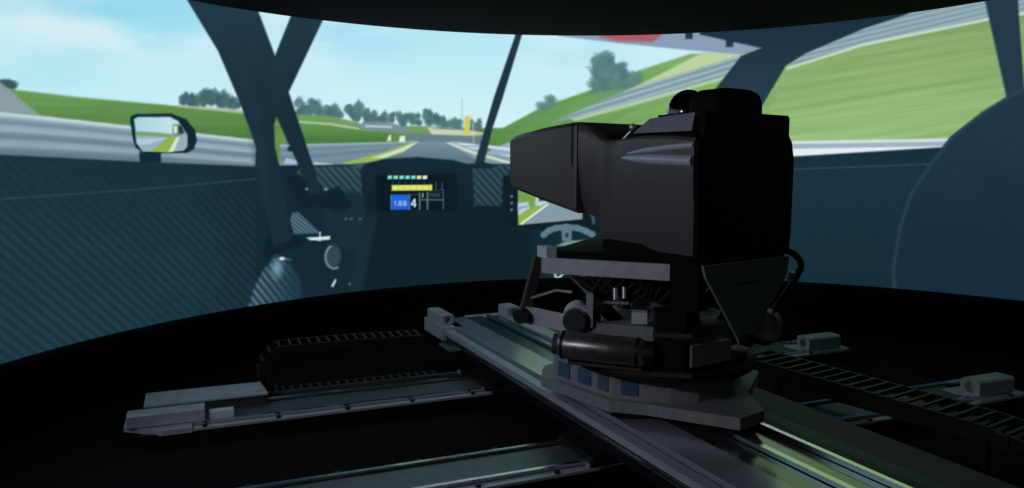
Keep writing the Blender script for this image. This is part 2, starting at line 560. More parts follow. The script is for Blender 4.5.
def carbon_right(x, y):
    s = np.sin(2 * math.pi * (x / 4.6 + y / 6.5)) * np.sin(2 * math.pi * (x / 9 - y / 5))
    return mix((18, 41, 53), (30, 56, 70), s * 0.5 + 0.5) * np.interp(y, [150, 180, 300], [0.95, 1.06, 0.88])[:, None]


poly([(FL, 0), (0, 154.5), (136, 161.5), (256, 166.5), (300, 168), (300, 800), (FL, 1500)], 0, 1.0, fn=carbon_left)
stroke([(FL, 420), (0, 199), (153, 188.5), (262, 178)], 1.6, (52, 84, 96), alpha=0.55)
poly([(256, 166), (372, 164), (560, 164), (800, 157), (800, 420), (256, 420)], (20, 41, 51), 1.0)
poly([(610, 164), (792, 156.5), (937, 147.5), (1500, 120), (FR, 60), (FR, 1500), (610, 420)], 0, 1.0, fn=carbon_right)
stroke([(615, 176), (785, 169.5), (935, 164)], 1.4, (50, 80, 98), alpha=0.8)


def dash_weave(x, y):
    s = np.sin(2 * math.pi * (x / 7.4 - y / 8.2))
    return mix((34, 60, 72), (62, 90, 102), s * 0.5 + 0.35) * np.interp(y, [165, 200, 215], [1.0, 0.95, 0.8])[:, None]


poly([(300, 168), (330, 166), (362, 166), (362, 196), (316, 190), (294, 176)], 0, 1.2, fn=dash_weave)
poly([(472, 166), (516, 164), (516, 206), (474, 206)], 0, 1.0, fn=lambda x, y: dash_weave(x, y) * 0.95)
poly([(352, 164), (372, 162), (384, 160), (384, 164), (356, 168)], (56, 84, 98), 1.0)
# steering column clutter
poly([(322, 206), (335, 196), (352, 190), (362, 194), (366, 215), (356, 250), (338, 246), (326, 232)], (24, 46, 57), 3.5)
poly([(284, 176), (300, 174), (322, 192), (340, 186), (352, 206), (340, 214), (318, 206), (300, 208)], (18, 36, 48), 1.6)
for x, y in ((346, 219), (351, 219), (360, 219)):
    disc(x, y, 1.4, 1.2, (70, 96, 108), 0.8)
disc(307.5, 189, 1.8, 1.0, (150, 190, 200), 0.8)
disc(325, 189.5, 2.2, 1.0, (150, 190, 200), 0.8)
poly([(290, 220), (292, 213), (298, 212), (320, 233), (294, 234)], 0, 1.0, fn=lambda x, y: mix((50, 78, 92), (88, 118, 134), np.sin(2 * math.pi * (x / 5 - y / 4)) * .5 + .5))
poly([(270, 226), (290, 234), (306, 240), (300, 246), (262, 258)], (16, 34, 46), 2)
poly([(306.5, 237.5), (318, 237), (330, 236), (330, 239.5), (318, 240.5), (310, 240)], (206, 232, 238), 0.8)
stroke([(320, 232), (320, 241)], 1.4, (206, 232, 238))
disc(333, 256, 8, 11, (54, 80, 92), 1.6, 0.8)
for a0 in range(60, 250, 12):
    a, b = math.radians(a0), math.radians(a0 + 12)
    stroke([(334 + 8.5 * math.cos(a), 257 + 11.5 * math.sin(a)), (334 + 8.5 * math.cos(b), 257 + 11.5 * math.sin(b))], 1.8, (128, 158, 168), alpha=0.85)
poly([(331, 286), (335, 279), (336.5, 280), (333.5, 287)], (190, 214, 220), 0.8)
disc(350, 284, 1.4, 1.6, (110, 140, 150), 0.8)
# shiny pod lower left of the dash
poly([(248, 308), (254, 288), (264, 268), (274, 260), (290, 262), (300, 280), (304, 304), (250, 312)], 0, 1.6,
     fn=lambda x, y: mix((30, 56, 70), (84, 116, 132), (np.sin(2 * math.pi * (x / 7.5 - y / 9.5)) * .5 + .5) * np.clip(1 - (x - 258) / 40, 0, 1)))
disc(277, 268, 4.5, 8, (140, 180, 198), 4.0, 0.75)
poly([(273, 259), (288, 258), (292, 260), (274, 261)], (72, 104, 120), 1.0)
disc(282, 258.5, 2.6, 1.5, (225, 244, 248), 0.9)
# pillars
poly([(180, -30), (187, 0), (218, 51), (237.5, 97), (251, 132), (256, 148), (255, 167), (268, 220), (274, 246), (292, 240), (281, 175), (279.6, 166), (275, 147.5), (274, 125), (276.6, 117), (281, 127), (305, 180), (310, 196), (326, 192), (318, 180), (288.8, 92), (322, 22), (345, -30), (305, -30), (290.6, 16.6), (275, 55.3), (259, 13), (248, -30)],
     0, 1.0, fn=lambda x, y: mix((33, 57, 71), (25, 45, 56), (y - 10) / 120) * (0.94 + 0.12 * fbm(x / 14, y / 30, 71)[:, None]))
poly([(236, 60), (262, 110), (270, 220), (262, 200), (250, 120)], (32, 55, 68), 6, alpha=0.5)
disc(290.5, 149, 3.2, 2.6, (24, 44, 58), 0.9)
poly([(518, 20), (525, 24), (521, 38), (502, 100), (492, 130), (484, 164), (474.5, 164), (485, 128), (494, 97), (515, 36)], (31, 53, 66), 0.9)
poly([(470, 164), (484, 162), (496, 166), (490, 169), (472, 168)], (24, 44, 58), 0.9)
poly([(699, 20), (700, 34.6), (761, 48), (741, 56), (716, 88), (704, 112), (676, 162), (732, 162), (762, 106), (786, 65.5), (806.5, 53), (864, 28.5), (905, 15), (960, -10), (900, -60)], 0, 1.0,
     fn=lambda x, y: mix((28, 49, 63), (37, 60, 75), (y - 20) / 70))
poly([(975, -60), (985, 0), (1007, 99), (1026, 110), (1020, 30), (1014, -60)], (35, 58, 72), 1.0)
stroke([(985, 0), (1007, 98)], 1.6, (60, 90, 112), alpha=0.5)


def door(x, y):
    return mix((22, 45, 60), (32, 55, 71), 1.1 - (y - 100) / 130 + 0.5 * (fbm(x / 30, y / 30, 81) - 0.5))


poly([(2300, 420), (2240, 250), (2120, 150), (1900, 60), (1600, 10), (1300, 20), (1120, 55), (1060, 72), (1024, 88), (1005, 98), (981.6, 112.5), (950, 137), (927.6, 166.6), (909.5, 193.6), (898, 229.6), (892, 270), (894, 320), (894, 420), (1100, 900), (2300, 900)], 0, 1.0, fn=door)
stroke([(1024, 89), (1005, 99), (982, 113.5), (951, 138), (929, 167), (911, 194), (899.5, 230), (893.5, 270), (895, 296)], 3.0, (52, 77, 92), 1.6, 0.55)

# door mirror
poly([(139, 152), (161, 152), (161, 163), (140, 163)], (20, 42, 54), 1.0)
poly([(130, 120), (131, 116), (136, 114), (171, 113.5), (186, 119), (195, 130), (197, 140), (194, 149), (187, 153), (144, 153.5), (136, 148), (133, 140)], (18, 40, 52), 0.9)
MIRR = [(134, 119), (138, 117), (170, 117), (178, 121), (187, 135), (187, 146), (184, 150), (168, 152), (143, 151), (137, 143)]
poly(MIRR, 0, 0.9, fn=lambda x, y: mix((168, 212, 220), (196, 226, 230), (x - 134) / 40))


def clipto(pts, col, soft=0.9):
    i1, a1, x, y = cover(MIRR, 0.9, pad=40)
    i2, a2, _, _ = cover(pts, soft, pad=40)
    al = np.zeros(U.size)
    al[i2] = a2
    lay(i1, col, a1 * al[i1])


clipto([(130, 131), (150, 132), (172, 134), (172, 160), (130, 160)], (118, 160, 104))
clipto([(130, 135), (168, 137), (146, 160), (130, 160)], (146, 176, 190))
clipto([(130, 139), (168, 138), (150, 144), (130, 146)], (178, 202, 212))
clipto([(172, 136), (178, 136), (168, 160), (138, 160)], (142, 178, 76))
clipto([(177, 136), (181, 136), (170, 160), (164, 160)], (214, 228, 218))
clipto([(181, 134), (190, 134), (190, 160), (170, 160)], (150, 172, 182))
clipto([(173, 124), (183, 124), (187, 133), (178, 137), (172, 136)], (112, 150, 132))
clipto([(178, 126), (182, 125), (184, 133), (179, 134)], (36, 56, 62))
clipto([(174, 126), (177, 126), (177, 133), (174, 133)], (224, 234, 236))

# binnacle and lower dash
poly([(360, 171), (364.6, 164), (384, 159), (417, 157), (453, 160), (467, 164), (472, 169), (474, 206), (532, 206), (534, 420), (340, 420), (361, 240), (366, 214)], 0, 1.0,
     fn=lambda x, y: mix((22, 42, 53), (17, 35, 45), (y - 158) / 60))
poly([(366, 214), (378, 214), (360, 300), (346, 300)], (24, 45, 55), 3.0)
poly([(384, 212), (474, 209), (528, 207), (534, 300), (366, 300), (374, 240)], (17, 36, 44), 1.4)
poly([(376, 175), (457, 174), (457, 211), (376, 211)], (13, 27, 36), 1.8)
for i, x in enumerate((389.8, 395.7, 401.6, 407.5, 413.4, 419.1, 424.9)):
    c = (132, 232, 212) if i < 5 else ((224, 240, 168) if i == 5 else (238, 242, 214))
    poly([(x - 2.2, 175.7), (x + 2.2, 175.5), (x + 2.2, 178.9), (x - 2.2, 179.1)], c, 0.7)
poly([(391.9, 185.2), (432.1, 184.8), (432.1, 190.3), (391.9, 190.7)], (222, 232, 112), 0.7)
for k in range(6):
    x = 398.2 + 6.1 * k
    stroke([(x, 185), (x, 190.5)], 0.8, (168, 176, 80), 0.5, 0.7)
for k in range(8):
    x = 392.5 + 6.3 * k
    stroke([(x, 181.5), (x, 184)], 0.7, (60, 84, 92), 0.5, 0.8)
for x in (436, 442):
    stroke([(x, 182.5), (x, 189.5)], 0.8, (74, 98, 108), 0.6)
poly([(391, 194.6), (409.6, 194.4), (409.8, 209.6), (391, 209.8)], (36, 98, 206), 0.8)
stroke([(391, 194.6), (391, 209.6)], 0.9, (96, 142, 212), 0.6, 0.7)
stroke([(409.6, 194.6), (409.6, 209.6)], 0.9, (96, 142, 212), 0.6, 0.7)


def glyph(segs, x, y, w, h, lw, col, soft=0.5):
    for s in segs:
        stroke([(x + a * w, y + b * h) for a, b in s], lw, col, soft)


W = (150, 190, 240)
ONE = [[(0.2, 0.25), (0.55, 0), (0.55, 1)]]
EIGHT = [[(0, 0), (1, 0), (1, 1), (0, 1), (0, 0)], [(0, .5), (1, .5)]]
FOUR = [[(0.75, 1), (0.75, 0), (0, 0.68), (1.05, 0.68)]]
glyph(ONE, 394.2, 201.3, 2.4, 4, 1.0, W)
disc(397.3, 205.2, 0.5, 0.5, W, 0.5)
glyph(EIGHT, 399.0, 201.3, 2.4, 4, 1.0, W)
glyph(EIGHT, 403.6, 201.3, 2.4, 4, 1.0, W)
glyph(FOUR, 411.4, 199, 4.4, 8.2, 1.3, (226, 236, 240))
LN = (92, 112, 126)
stroke([(419.7, 192.4), (419.7, 209.6)], 1.5, LN, 0.6)
stroke([(427.5, 191.8), (427.5, 209.6)], 1.6, LN, 0.6)
stroke([(443.2, 189.4), (443.4, 209.6)], 1.0, LN, 0.6, 0.8)
stroke([(419.7, 199.8), (427.5, 199.8), (443.3, 199.8)], 1.2, LN, 0.6)
stroke([(410, 194.6), (420, 194.6)], 0.8, LN, 0.6, 0.6)
stroke([(430, 191), (443, 189.6)], 0.8, LN, 0.6, 0.5)
stroke([(422.8, 193), (422.8, 197.6)], 1.1, (150, 168, 178), 0.5)
for k in range(5):
    stroke([(429.8 + 2.3 * k, 193.2), (429.8 + 2.3 * k, 196.6)], 1.2, (66, 88, 100), 0.7)

# small rear view monitor and yoke right of it
poly([(503, 176), (514, 174), (600, 174), (600, 232), (520, 228), (506, 226), (502, 205)], (15, 32, 40), 1.2)
for y in (196.5, 203, 209.8):
    disc(511.6, y, 1.2, 1.2, (104, 130, 138), 0.7)
RV = [(517.6, 176), (582, 176), (582, 219), (518.5, 224.8)]
poly(RV, (118, 160, 84), 0.8)
poly([(518, 203), (528, 202), (530, 208), (518.4, 216)], (188, 206, 224), 1.0)
poly([(518, 207), (529, 205), (529, 206.5), (518, 210)], (140, 160, 186), 0.8)
poly([(518.4, 224.8), (518.4, 216), (540, 203), (550, 198), (546, 208), (523, 224.5)], (142, 178, 72), 0.9)
poly([(536, 196), (545, 194), (549, 203), (540, 206), (535, 205)], (196, 212, 220), 1.0)
poly([(538, 192), (544, 192), (545, 201), (539, 201)], (46, 66, 74), 1.0)
poly([(550, 199), (558, 197), (568, 205), (582, 210), (582, 219), (522, 224.4)], (134, 154, 166), 0.9)
stroke([(548, 204), (521, 224)], 2.0, (222, 234, 230), 0.8)
poly([(560, 196), (582, 206), (582, 213), (562, 202)], (206, 224, 222), 0.9)
stroke([(566, 204), (582, 212)], 1.2, (110, 140, 120), 0.7)
YK = (92, 122, 136)
arc = [(543.5, 235), (549, 230.5), (556, 228), (566, 227), (577, 228), (586, 231), (592.5, 234.5)]
stroke(arc, 6, YK, 0.9)
for p in arc:
    disc(p[0], p[1], 3, 3, YK, 0.9)
poly([(561.5, 228), (572, 228), (571.5, 241), (562, 241)], YK, 0.9)
disc(567, 235.2, 1.6, 2.2, (30, 52, 62), 0.8)
stroke([(584, 208), (590, 211), (593, 217), (594, 224)], 3, (84, 112, 124), 1.0, 0.7)
poly([(556, 246), (566, 241), (598, 239), (600, 247)], (118, 142, 152), 1.0)
# light marks under the yoke
UCOL = (186, 200, 208)
stroke([(555.3, 270.5), (555.3, 277), (559, 277.8), (562.8, 274), (563.4, 271)], 2.2, UCOL, 0.8)

srgb = np.clip(PIC / 255.0, 0, 1)
lin = np.where(srgb <= 0.04045, srgb / 12.92, ((srgb + 0.055) / 1.055) ** 2.4)

nc = tcol.size
verts = np.stack([PX.ravel(), PY.ravel(), ZZ.ravel()], 1)
ii = (np.arange(NR - 1)[:, None] * nc + np.arange(nc - 1)[None, :]).ravel()
quads = np.stack([ii, ii + 1, ii + 1 + nc, ii + nc], 1)
me = bpy.data.meshes.new('picture_surface')
me.vertices.add(len(verts))
me.vertices.foreach_set('co', verts.astype(np.float32).ravel())
me.loops.add(quads.size)
me.loops.foreach_set('vertex_index', quads.astype(np.int32).ravel())
me.polygons.add(len(quads))
me.polygons.foreach_set('loop_start', np.arange(0, quads.size, 4, dtype=np.int32))
me.update(calc_edges=True)
ca = me.color_attributes.new('picture', 'FLOAT_COLOR', 'POINT')
ca.data.foreach_set('color', np.concatenate([lin, np.ones((len(lin), 1))], 1).astype(np.float32).ravel())
ms = bpy.data.materials.new('projected_picture')
ms.use_nodes = True
nt = ms.node_tree
nt.nodes.clear()
at_ = nt.nodes.new('ShaderNodeAttribute')
at_.attribute_name = 'picture'
em = nt.nodes.new('ShaderNodeEmission')
em.inputs['Strength'].default_value = SCREEN_GAIN
ou = nt.nodes.new('ShaderNodeOutputMaterial')
nt.links.new(at_.outputs['Color'], em.inputs['Color'])
nt.links.new(em.outputs['Emission'], ou.inputs['Surface'])
ms.cycles.emission_sampling = 'NONE'
me.materials.append(ms)

scr = thing('projection_screen', 'tall curved projection screen wrapped round the room, showing a race car view', 'screen', (CX, CY, 0.38))
so = bpy.data.objects.new('picture_surface', me)
COL.objects.link(so)
so.parent = scr
so.location = (-CX, -CY, -0.38)
bm = bmesh.new()
loft(bm, [[(p[0] - CX, p[1] - CY, p[2] - 0.38) for p in (on(t, r_screen(t) - 0.03, Z0 - 0.02), on(t, r_screen(t) - 0.03, Z0 + 0.004), on(t, r_screen(t) + 0.05, Z0 + 0.004), on(t, r_screen(t) + 0.05, Z0 - 0.02))] for t in ts])
link('lower_lip', bm, M_LIP, scr)
bm = bmesh.new()
loft(bm, [[(p[0] - CX, p[1] - CY, p[2] - 0.38) for p in (on(t, r_screen(t) + 0.02, Z0), on(t, r_screen(t) + 0.02, Z1), on(t, r_screen(t) + 0.05, Z1), on(t, r_screen(t) + 0.05, Z0))] for t in ts])
link('backing_shell', bm, M_WALL, scr)

# ------------------------------------------------------------------ the floor rails
PHI = math.radians(22)
PX0, PY0 = 0.6809, 3.2464                # middle of the rail grid


def plat(x, y, z=0.0):
    return (PX0 + x * math.cos(PHI) - y * math.sin(PHI), PY0 + x * math.sin(PHI) + y * math.cos(PHI), z)


bolt_src = None


def add_bolts(root, spots, r=0.013, h=0.012):
    global bolt_src
    if bolt_src is None:
        bolt_src = cyl((0, 0), 1.0, 0, 1, 10)
        me_ = bpy.data.meshes.new('bolt')
        bolt_src.to_mesh(me_)
        bolt_src.free()
        me_.materials.append(M_BLACKM)
        bolt_src = me_
    for p in spots:
        o = bpy.data.objects.new('bolt', bolt_src)
        COL.objects.link(o)
        o.parent = root
        o.location = p
        o.scale = (r, r, h)


def damper_block(bm, x0, x1, y0, y1, z0, z1, hole_at_low=True, rh=0.03):
    """block with a round hole sunk in the end that faces along the rail"""
    yc, zc = (y0 + y1) / 2, (z0 + z1) / 2
    xe, xo = (x0, x1) if hole_at_low else (x1, x0)
    dep_ = 0.05 * (1 if hole_at_low else -1)
    n_ = 24
    # outer ring of the end face sampled on the square outline
    sq, ci, cb = [], [], []
    for k in range(n_):
        a = 2 * math.pi * (k + 0.5) / n_
        c, s = math.cos(a), math.sin(a)
        q = 1 / max(abs(c), abs(s))
        sq.append((yc + c * q * (y1 - y0) / 2, zc + s * q * (z1 - z0) / 2))
        ci.append((yc + c * rh, zc + s * rh))
    loft(bm, [[(xo, y, z) for y, z in sq], [(xe, y, z) for y, z in sq], [(xe, y, z) for y, z in ci], [(xe + dep_, y, z) for y, z in ci]])


def floor_rail(name, label, y0, y1, x0, x1, group):
    o = plat((x0 + x1) / 2, (y0 + y1) / 2)
    t = thing(name, label, 'rail', o, PHI, group)
    h = (y1 - y0) / 2
    L = (x1 - x0) / 2
    link('base_extrusion', box(-L, L, -h + 0.006, h - 0.006, 0.0, 0.05), M_BLACKM, t, bevel=0.004)  # rail body below the flanges coloured black for its unlit front
    link('front_flange', box(-L + 0.28, L, -h, -h + 0.048, 0.066, 0.078), M_ALU, t, bevel=0.002)
    link('rear_flange', box(-L, L, h - 0.04, h, 0.066, 0.078), M_ALU, t, bevel=0.002)
    link('flange_web', box(-L, L, -h + 0.012, -h + 0.04, 0.05, 0.066), M_BLACKM, t)  # black web, painted shade beneath the flange top
    link('flange_web', box(-L, L, h - 0.036, h - 0.01, 0.05, 0.066), M_BLACKM, t)  # same painted shade on the rear side
    link('cover_strip', box(-L + 0.3, L - 0.25, -h + 0.10, h - 0.07, 0.05, 0.080), M_TRAYCOVER, t, bevel=0.003)
    for yy in (-h + 0.065, h - 0.05):
        bm = box(-L + 0.25, L - 0.2, yy - 0.011, yy + 0.011, 0.055, 0.094)
        link('guide_rail', bm, M_SHINY, t, bevel=0.003)
    add_bolts(t, [(-L + 0.36 + 0.36 * k, -h + 0.02, 0.077) for k in range(int((2 * L - 0.3) / 0.36) + 1)])
    add_bolts(t, [(-L + 0.20 + 0.36 * k, h - 0.017, 0.077) for k in range(int((2 * L - 0.3) / 0.36) + 1)])
    # left end plate and block
    link('end_plate', prism([(-L - 0.02, -h + 0.13), (-L + 0.16, -h - 0.005), (-L + 0.30, -h - 0.005), (-L + 0.30, h - 0.08), (-L - 0.02, h - 0.08)], 0.062, 0.088), M_PLATE, t, bevel=0.004)
    bm = bmesh.new()
    damper_block(bm, -L + 0.0, -L + 0.36, -h + 0.065, -h + 0.17, 0.088, 0.160, False, 0.026)
    link('damper_block', bm, M_PLATE, t, bevel=0.004)
    link('stop_pad', box(-L + 0.38, -L + 0.50, -h + 0.09, -h + 0.15, 0.086, 0.125), M_WHITEBLK, t, bevel=0.004)
    # right end plate and block
    link('end_plate', box(L - 0.34, L + 0.06, -h + 0.01, h - 0.12, 0.062, 0.082), M_PLATE, t, bevel=0.004)
    bm = bmesh.new()
    damper_block(bm, L - 0.30, L - 0.01, -h + 0.05, -h + 0.17, 0.082, 0.178, True, 0.032)
    link('damper_block', bm, M_PLATE, t, bevel=0.006)
    return t


floor_rail('floor_rail', 'far aluminium floor rail with end blocks, running left to right beneath the long cross beam', 1.24, 1.62, -2.27, 2.36, 'floor rails under the cross beam')
floor_rail('floor_rail', 'near aluminium floor rail, its left end cut off by the bottom picture edge', 0.04, 0.42, -2.30, 2.46, 'floor rails under the cross beam')

# tray for the cable chain behind the far rail
t = thing('cable_tray', 'pale grey metal tray cover lying behind the left end of the far rail', 'tray', plat(-1.9, 1.57, 0), PHI)
bm = bmesh.new()
loft(bm, [[(-0.30, -0.06, 0.0), (-0.30, -0.06, 0.135), (-0.30, 0.10, 0.155), (-0.30, 0.10, 0.0)],
          [(0.31, -0.06, 0.0), (0.31, -0.06, 0.135), (0.28, 0.10, 0.155), (0.28, 0.10, 0.0)]])
link('tray_body', bm, M_SIDE, t, bevel=0.004)  # dark body paints the front below the pale lid in shade
bm = bmesh.new()
loft(bm, [[(-0.305, -0.075, 0.136), (-0.305, -0.075, 0.146), (-0.305, 0.10, 0.166), (-0.305, 0.10, 0.156)],
          [(0.315, -0.075, 0.136), (0.315, -0.075, 0.146), (0.285, 0.10, 0.166), (0.285, 0.10, 0.156)]])
link('tray_lid', bm, M_PLATE, t, bevel=0.002)
link('tray_channel', box(0.30, 1.55, 0.075, 0.11, 0.0, 0.10), M_SIDE, t, bevel=0.003)

# ------------------------------------------------------------------ cable chains
def chain_link_mesh(w, p, h):
    """one open link: two side plates and a cross bar on top and below"""
    bm = bmesh.new()
    for s in (-1, 1):
        add_box(bm, -p * 0.52, p * 0.52, s * w / 2 - 0.008, s * w / 2 + 0.008, -h / 2, h / 2)
    add_box(bm, -p * 0.10, p * 0.10, -w / 2, w / 2, h / 2 - 0.008, h / 2 + 0.004)
    add_box(bm, -p * 0.16, p * 0.16, -w / 2, w / 2, -h / 2 - 0.004, -h / 2 + 0.01)
    me_ = bpy.data.meshes.new('chain_link')
    bmesh.ops.recalc_face_normals(bm, faces=bm.faces)
    bm.to_mesh(me_)
    bm.free()
    me_.materials.append(M_CHAIN)
    me_.materials.append(M_CHAINBAR)
    for i, pl in enumerate(me_.polygons):
        pl.material_index = 1 if i >= 12 else 0
    return me_


def chain(t, path, w, p, h):
    """links laid along a path of (along, height) points in the thing's x-z plane"""
    me_ = chain_link_mesh(w, p, h)
    pts_ = np.array(path, float)
    seg = np.hypot(*np.diff(pts_, axis=0).T)
    cum = np.concatenate([[0], np.cumsum(seg)])
    nl = int(cum[-1] / p)
    for k in range(nl):
        s = (k + 0.5) * p
        x = np.interp(s, cum, pts_[:, 0])
        z = np.interp(s, cum, pts_[:, 1])
        xa, za = np.interp(s - p / 2, cum, pts_[:, 0]), np.interp(s - p / 2, cum, pts_[:, 1])
        xb, zb = np.interp(s + p / 2, cum, pts_[:, 0]), np.interp(s + p / 2, cum, pts_[:, 1])
        o_ = bpy.data.objects.new('chain_link', me_)
        COL.objects.link(o_)
        o_.parent = t
        o_.location = (x, 0, z)
        o_.rotation_euler = (0, -math.atan2(zb - za, xb - xa), 0)


CH = 0.045
t = thing('cable_chain', 'black cable chain looping over itself at the left, behind the far rail', 'cable chain', plat(-1.05, 1.84, 0.0), PHI, 'cable chains')
zl, zh = 0.027, 0.32
bend = [(-0.40 - (zh - zl) / 2 * math.sin(math.pi * k / 12), (zl + zh) / 2 - (zh - zl) / 2 * math.cos(math.pi * k / 12)) for k in range(13)]
chain(t, [(0.55, zl)] + bend + [(0.05, zh), (0.45, zh - 0.01)], 0.16, 0.056, CH)

a, b = Vector((1.61, 4.22, 0)), Vector((2.34, 3.10, 0))
ang = math.atan2(b.y - a.y, b.x - a.x)
L = (b - a).length
t = thing('cable_chain', 'dark ladder-like cable chain crossing the near rail at the right, beside the seat base', 'cable chain', (a.x, a.y, 0.0), ang, 'cable chains')
chain(t, [(-0.28, 0.25), (0, 0.245), (L * 0.5, 0.235), (L * 0.8, 0.225), (L, 0.19), (L + 0.12, 0.12), (L + 0.16, 0.06)], 0.25, 0.075, 0.045)
link('chain_guide', box(-0.30, L * 0.9, -0.15, -0.133, 0.17, 0.235), M_RUBBER, t)
for x in (0.02, L * 0.83):
    link('guide_post', box(x - 0.02, x + 0.02, -0.165, -0.133, 0.0, 0.19), M_BLACKM, t)

# ------------------------------------------------------------------ the travelling cross beam
BY0, BY1 = -2.1, 1.92                    # measured from the beam's own middle
BPHI = math.radians(24.2)
t = thing('cross_beam', 'long heavy aluminium slide beam from the far middle to the lower right, carrying the seat', 'beam', plat(0, 0.5, 0.11), BPHI)
BZ = 0.11


def tb(x0, x1, y0, y1, z0, z1):
    return box(x0, x1, y0, y1, z0 - BZ, z1 - BZ)


link('beam_body', tb(-0.265, 0.50, BY0, BY1 - 0.06, 0.127, 0.262), M_BLACKM, t, bevel=0.006)
link('left_side_rail', tb(-0.322, -0.26, BY0, BY1 - 0.30, 0.215, 0.252), M_SIDE, t, bevel=0.004)
link('rail_edge_glint', tb(-0.340, -0.322, BY0, BY1 - 0.40, 0.238, 0.246), M_SHINY, t, bevel=0.002)  # bright strip added for the lit line along the lower edge
link('guide_rail', tb(-0.332, -0.276, BY0, BY1 - 0.10, 0.252, 0.283), M_ALU, t, bevel=0.004)
link('left_cover_sheet', tb(-0.252, -0.072, BY0, BY1 - 0.04, 0.262, 0.297), M_PANEL, t, bevel=0.003)
link('belt_strip', tb(-0.065, 0.062, BY0, BY1 - 0.02, 0.262, 0.288), M_DARKSTRIP, t, bevel=0.003)
link('guide_rail', tb(0.070, 0.098, BY0, BY1 - 0.10, 0.262, 0.310), M_SHINY, t, bevel=0.004)
link('right_cover_sheet', tb(0.108, 0.188, BY0, BY1 - 0.06, 0.262, 0.290), M_DARKSTRIP, t, bevel=0.003)
link('right_cover_sheet', tb(0.192, 0.235, BY0, 0.25, 0.262, 0.290), M_DARKSTRIP, t, bevel=0.003)
link('rim_plate', tb(0.192, 0.300, 0.26, BY1 - 0.06, 0.262, 0.297), M_ALU, t, bevel=0.003)
link('guide_rail', tb(0.242, 0.266, BY0, 0.25, 0.262, 0.314), M_SHINY, t, bevel=0.004)
bm = bmesh.new()
loft(bm, [[(0.285, y, 0.255 - BZ), (0.285, y, 0.278 - BZ), (0.83, y, 0.215 - BZ), (0.83, y, 0.185 - BZ)] for y in (BY0, BY1 - 0.9)])
link('right_skirt', bm, M_SIDE, t, bevel=0.004)
# far end plate with two stop blocks
link('end_plate', tb(-0.345, -0.20, BY1 - 0.34, BY1 + 0.08, 0.205, 0.297), M_PLATE, t, bevel=0.006)
link('end_foot', tb(-0.345, -0.21, BY1 - 0.46, BY1 - 0.26, 0.16, 0.178), M_PLATE, t, bevel=0.004)
link('end_plate', tb(-0.05, 0.42, BY1 - 0.06, BY1 + 0.05, 0.15, 0.287), M_PLATE, t, bevel=0.006)


def beam_block(x0, x1, y0, y1, z0, z1):
    bm = bmesh.new()
    # hole faces back along the beam
    damper_block(bm, y0, y1, -x1, -x0, z0 - BZ, z1 - BZ, True, 0.024)
    bmesh.ops.rotate(bm, verts=bm.verts, cent=(0, 0, 0), matrix=Matrix.Rotation(math.pi / 2, 3, 'Z'))
    return link('stop_block', bm, M_PLATE, t, bevel=0.005)


beam_block(-0.322, -0.225, BY1 - 0.24, BY1 + 0.08, 0.2975, 0.362)
beam_block(0.22, 0.33, BY1 - 0.14, BY1 + 0.03, 0.287, 0.36)
# sliding shoes that ride on the two floor rails
for yy in (0.93, -0.27):
    for xx in (-0.26, 0.36):
        link('guide_shoe', tb(xx - 0.09, xx + 0.09, yy - 0.17, yy + 0.17, 0.095, 0.127), M_BLACKM, t, bevel=0.004)
for yy in (1.12, 0.72, -0.48):
    link('shoe_clip', tb(-0.41, -0.40, yy - 0.03, yy + 0.0, 0.112, 0.132), M_GREY, t, bevel=0.002)
    link('clip_arm', tb(-0.40, -0.25, yy - 0.03, yy + 0.01, 0.112, 0.124), M_BLACKM, t)

# ------------------------------------------------------------------ the moving base under the seat
BC = (0.70, 3.45)
t = thing('motion_base', 'grey steel turntable base with motors and struts beneath the black seat pod', 'machine', (BC[0], BC[1], 0.312))


def wl(pts):
    return local(t, pts)


def wprism(pts, z0, z1):
    return prism([(p[0] - BC[0], p[1] - BC[1]) for p in pts], z0 - 0.312, z1 - 0.312)


STAR = [(0.16, 3.72), (0.14, 3.54), (0.42, 3.16), (0.58, 3.11), (0.92, 2.93), (1.05, 3.03), (1.06, 3.28), (1.22, 3.62), (1.05, 3.95), (0.62, 4.02), (0.34, 3.92)]
link('star_plate', wprism(STAR, 0.335, 0.385), M_GREY, t, bevel=0.006)
for p, rz in (((0.30, 3.62), 0), ((0.50, 3.22), 0), ((0.86, 3.06), 0), ((0.92, 3.6), 0)):
    link('slide_shoe', wprism([(p[0] - .07, p[1] - .05), (p[0] + .05, p[1] - .07), (p[0] + .07, p[1] + .05), (p[0] - .05, p[1] + .07)], 0.312, 0.336), M_BLACKM, t, bevel=0.004)
DR = [(0.21, 3.62), (0.20, 3.52), (0.44, 3.20), (0.58, 3.15), (0.68, 3.125), (0.80, 3.13), (0.98, 3.24), (1.08, 3.45), (0.95, 3.80), (0.60, 3.92), (0.30, 3.80)]
drum = link('drum_housing', wprism(DR, 0.385, 0.500), M_GREY, t, bevel=0.006)
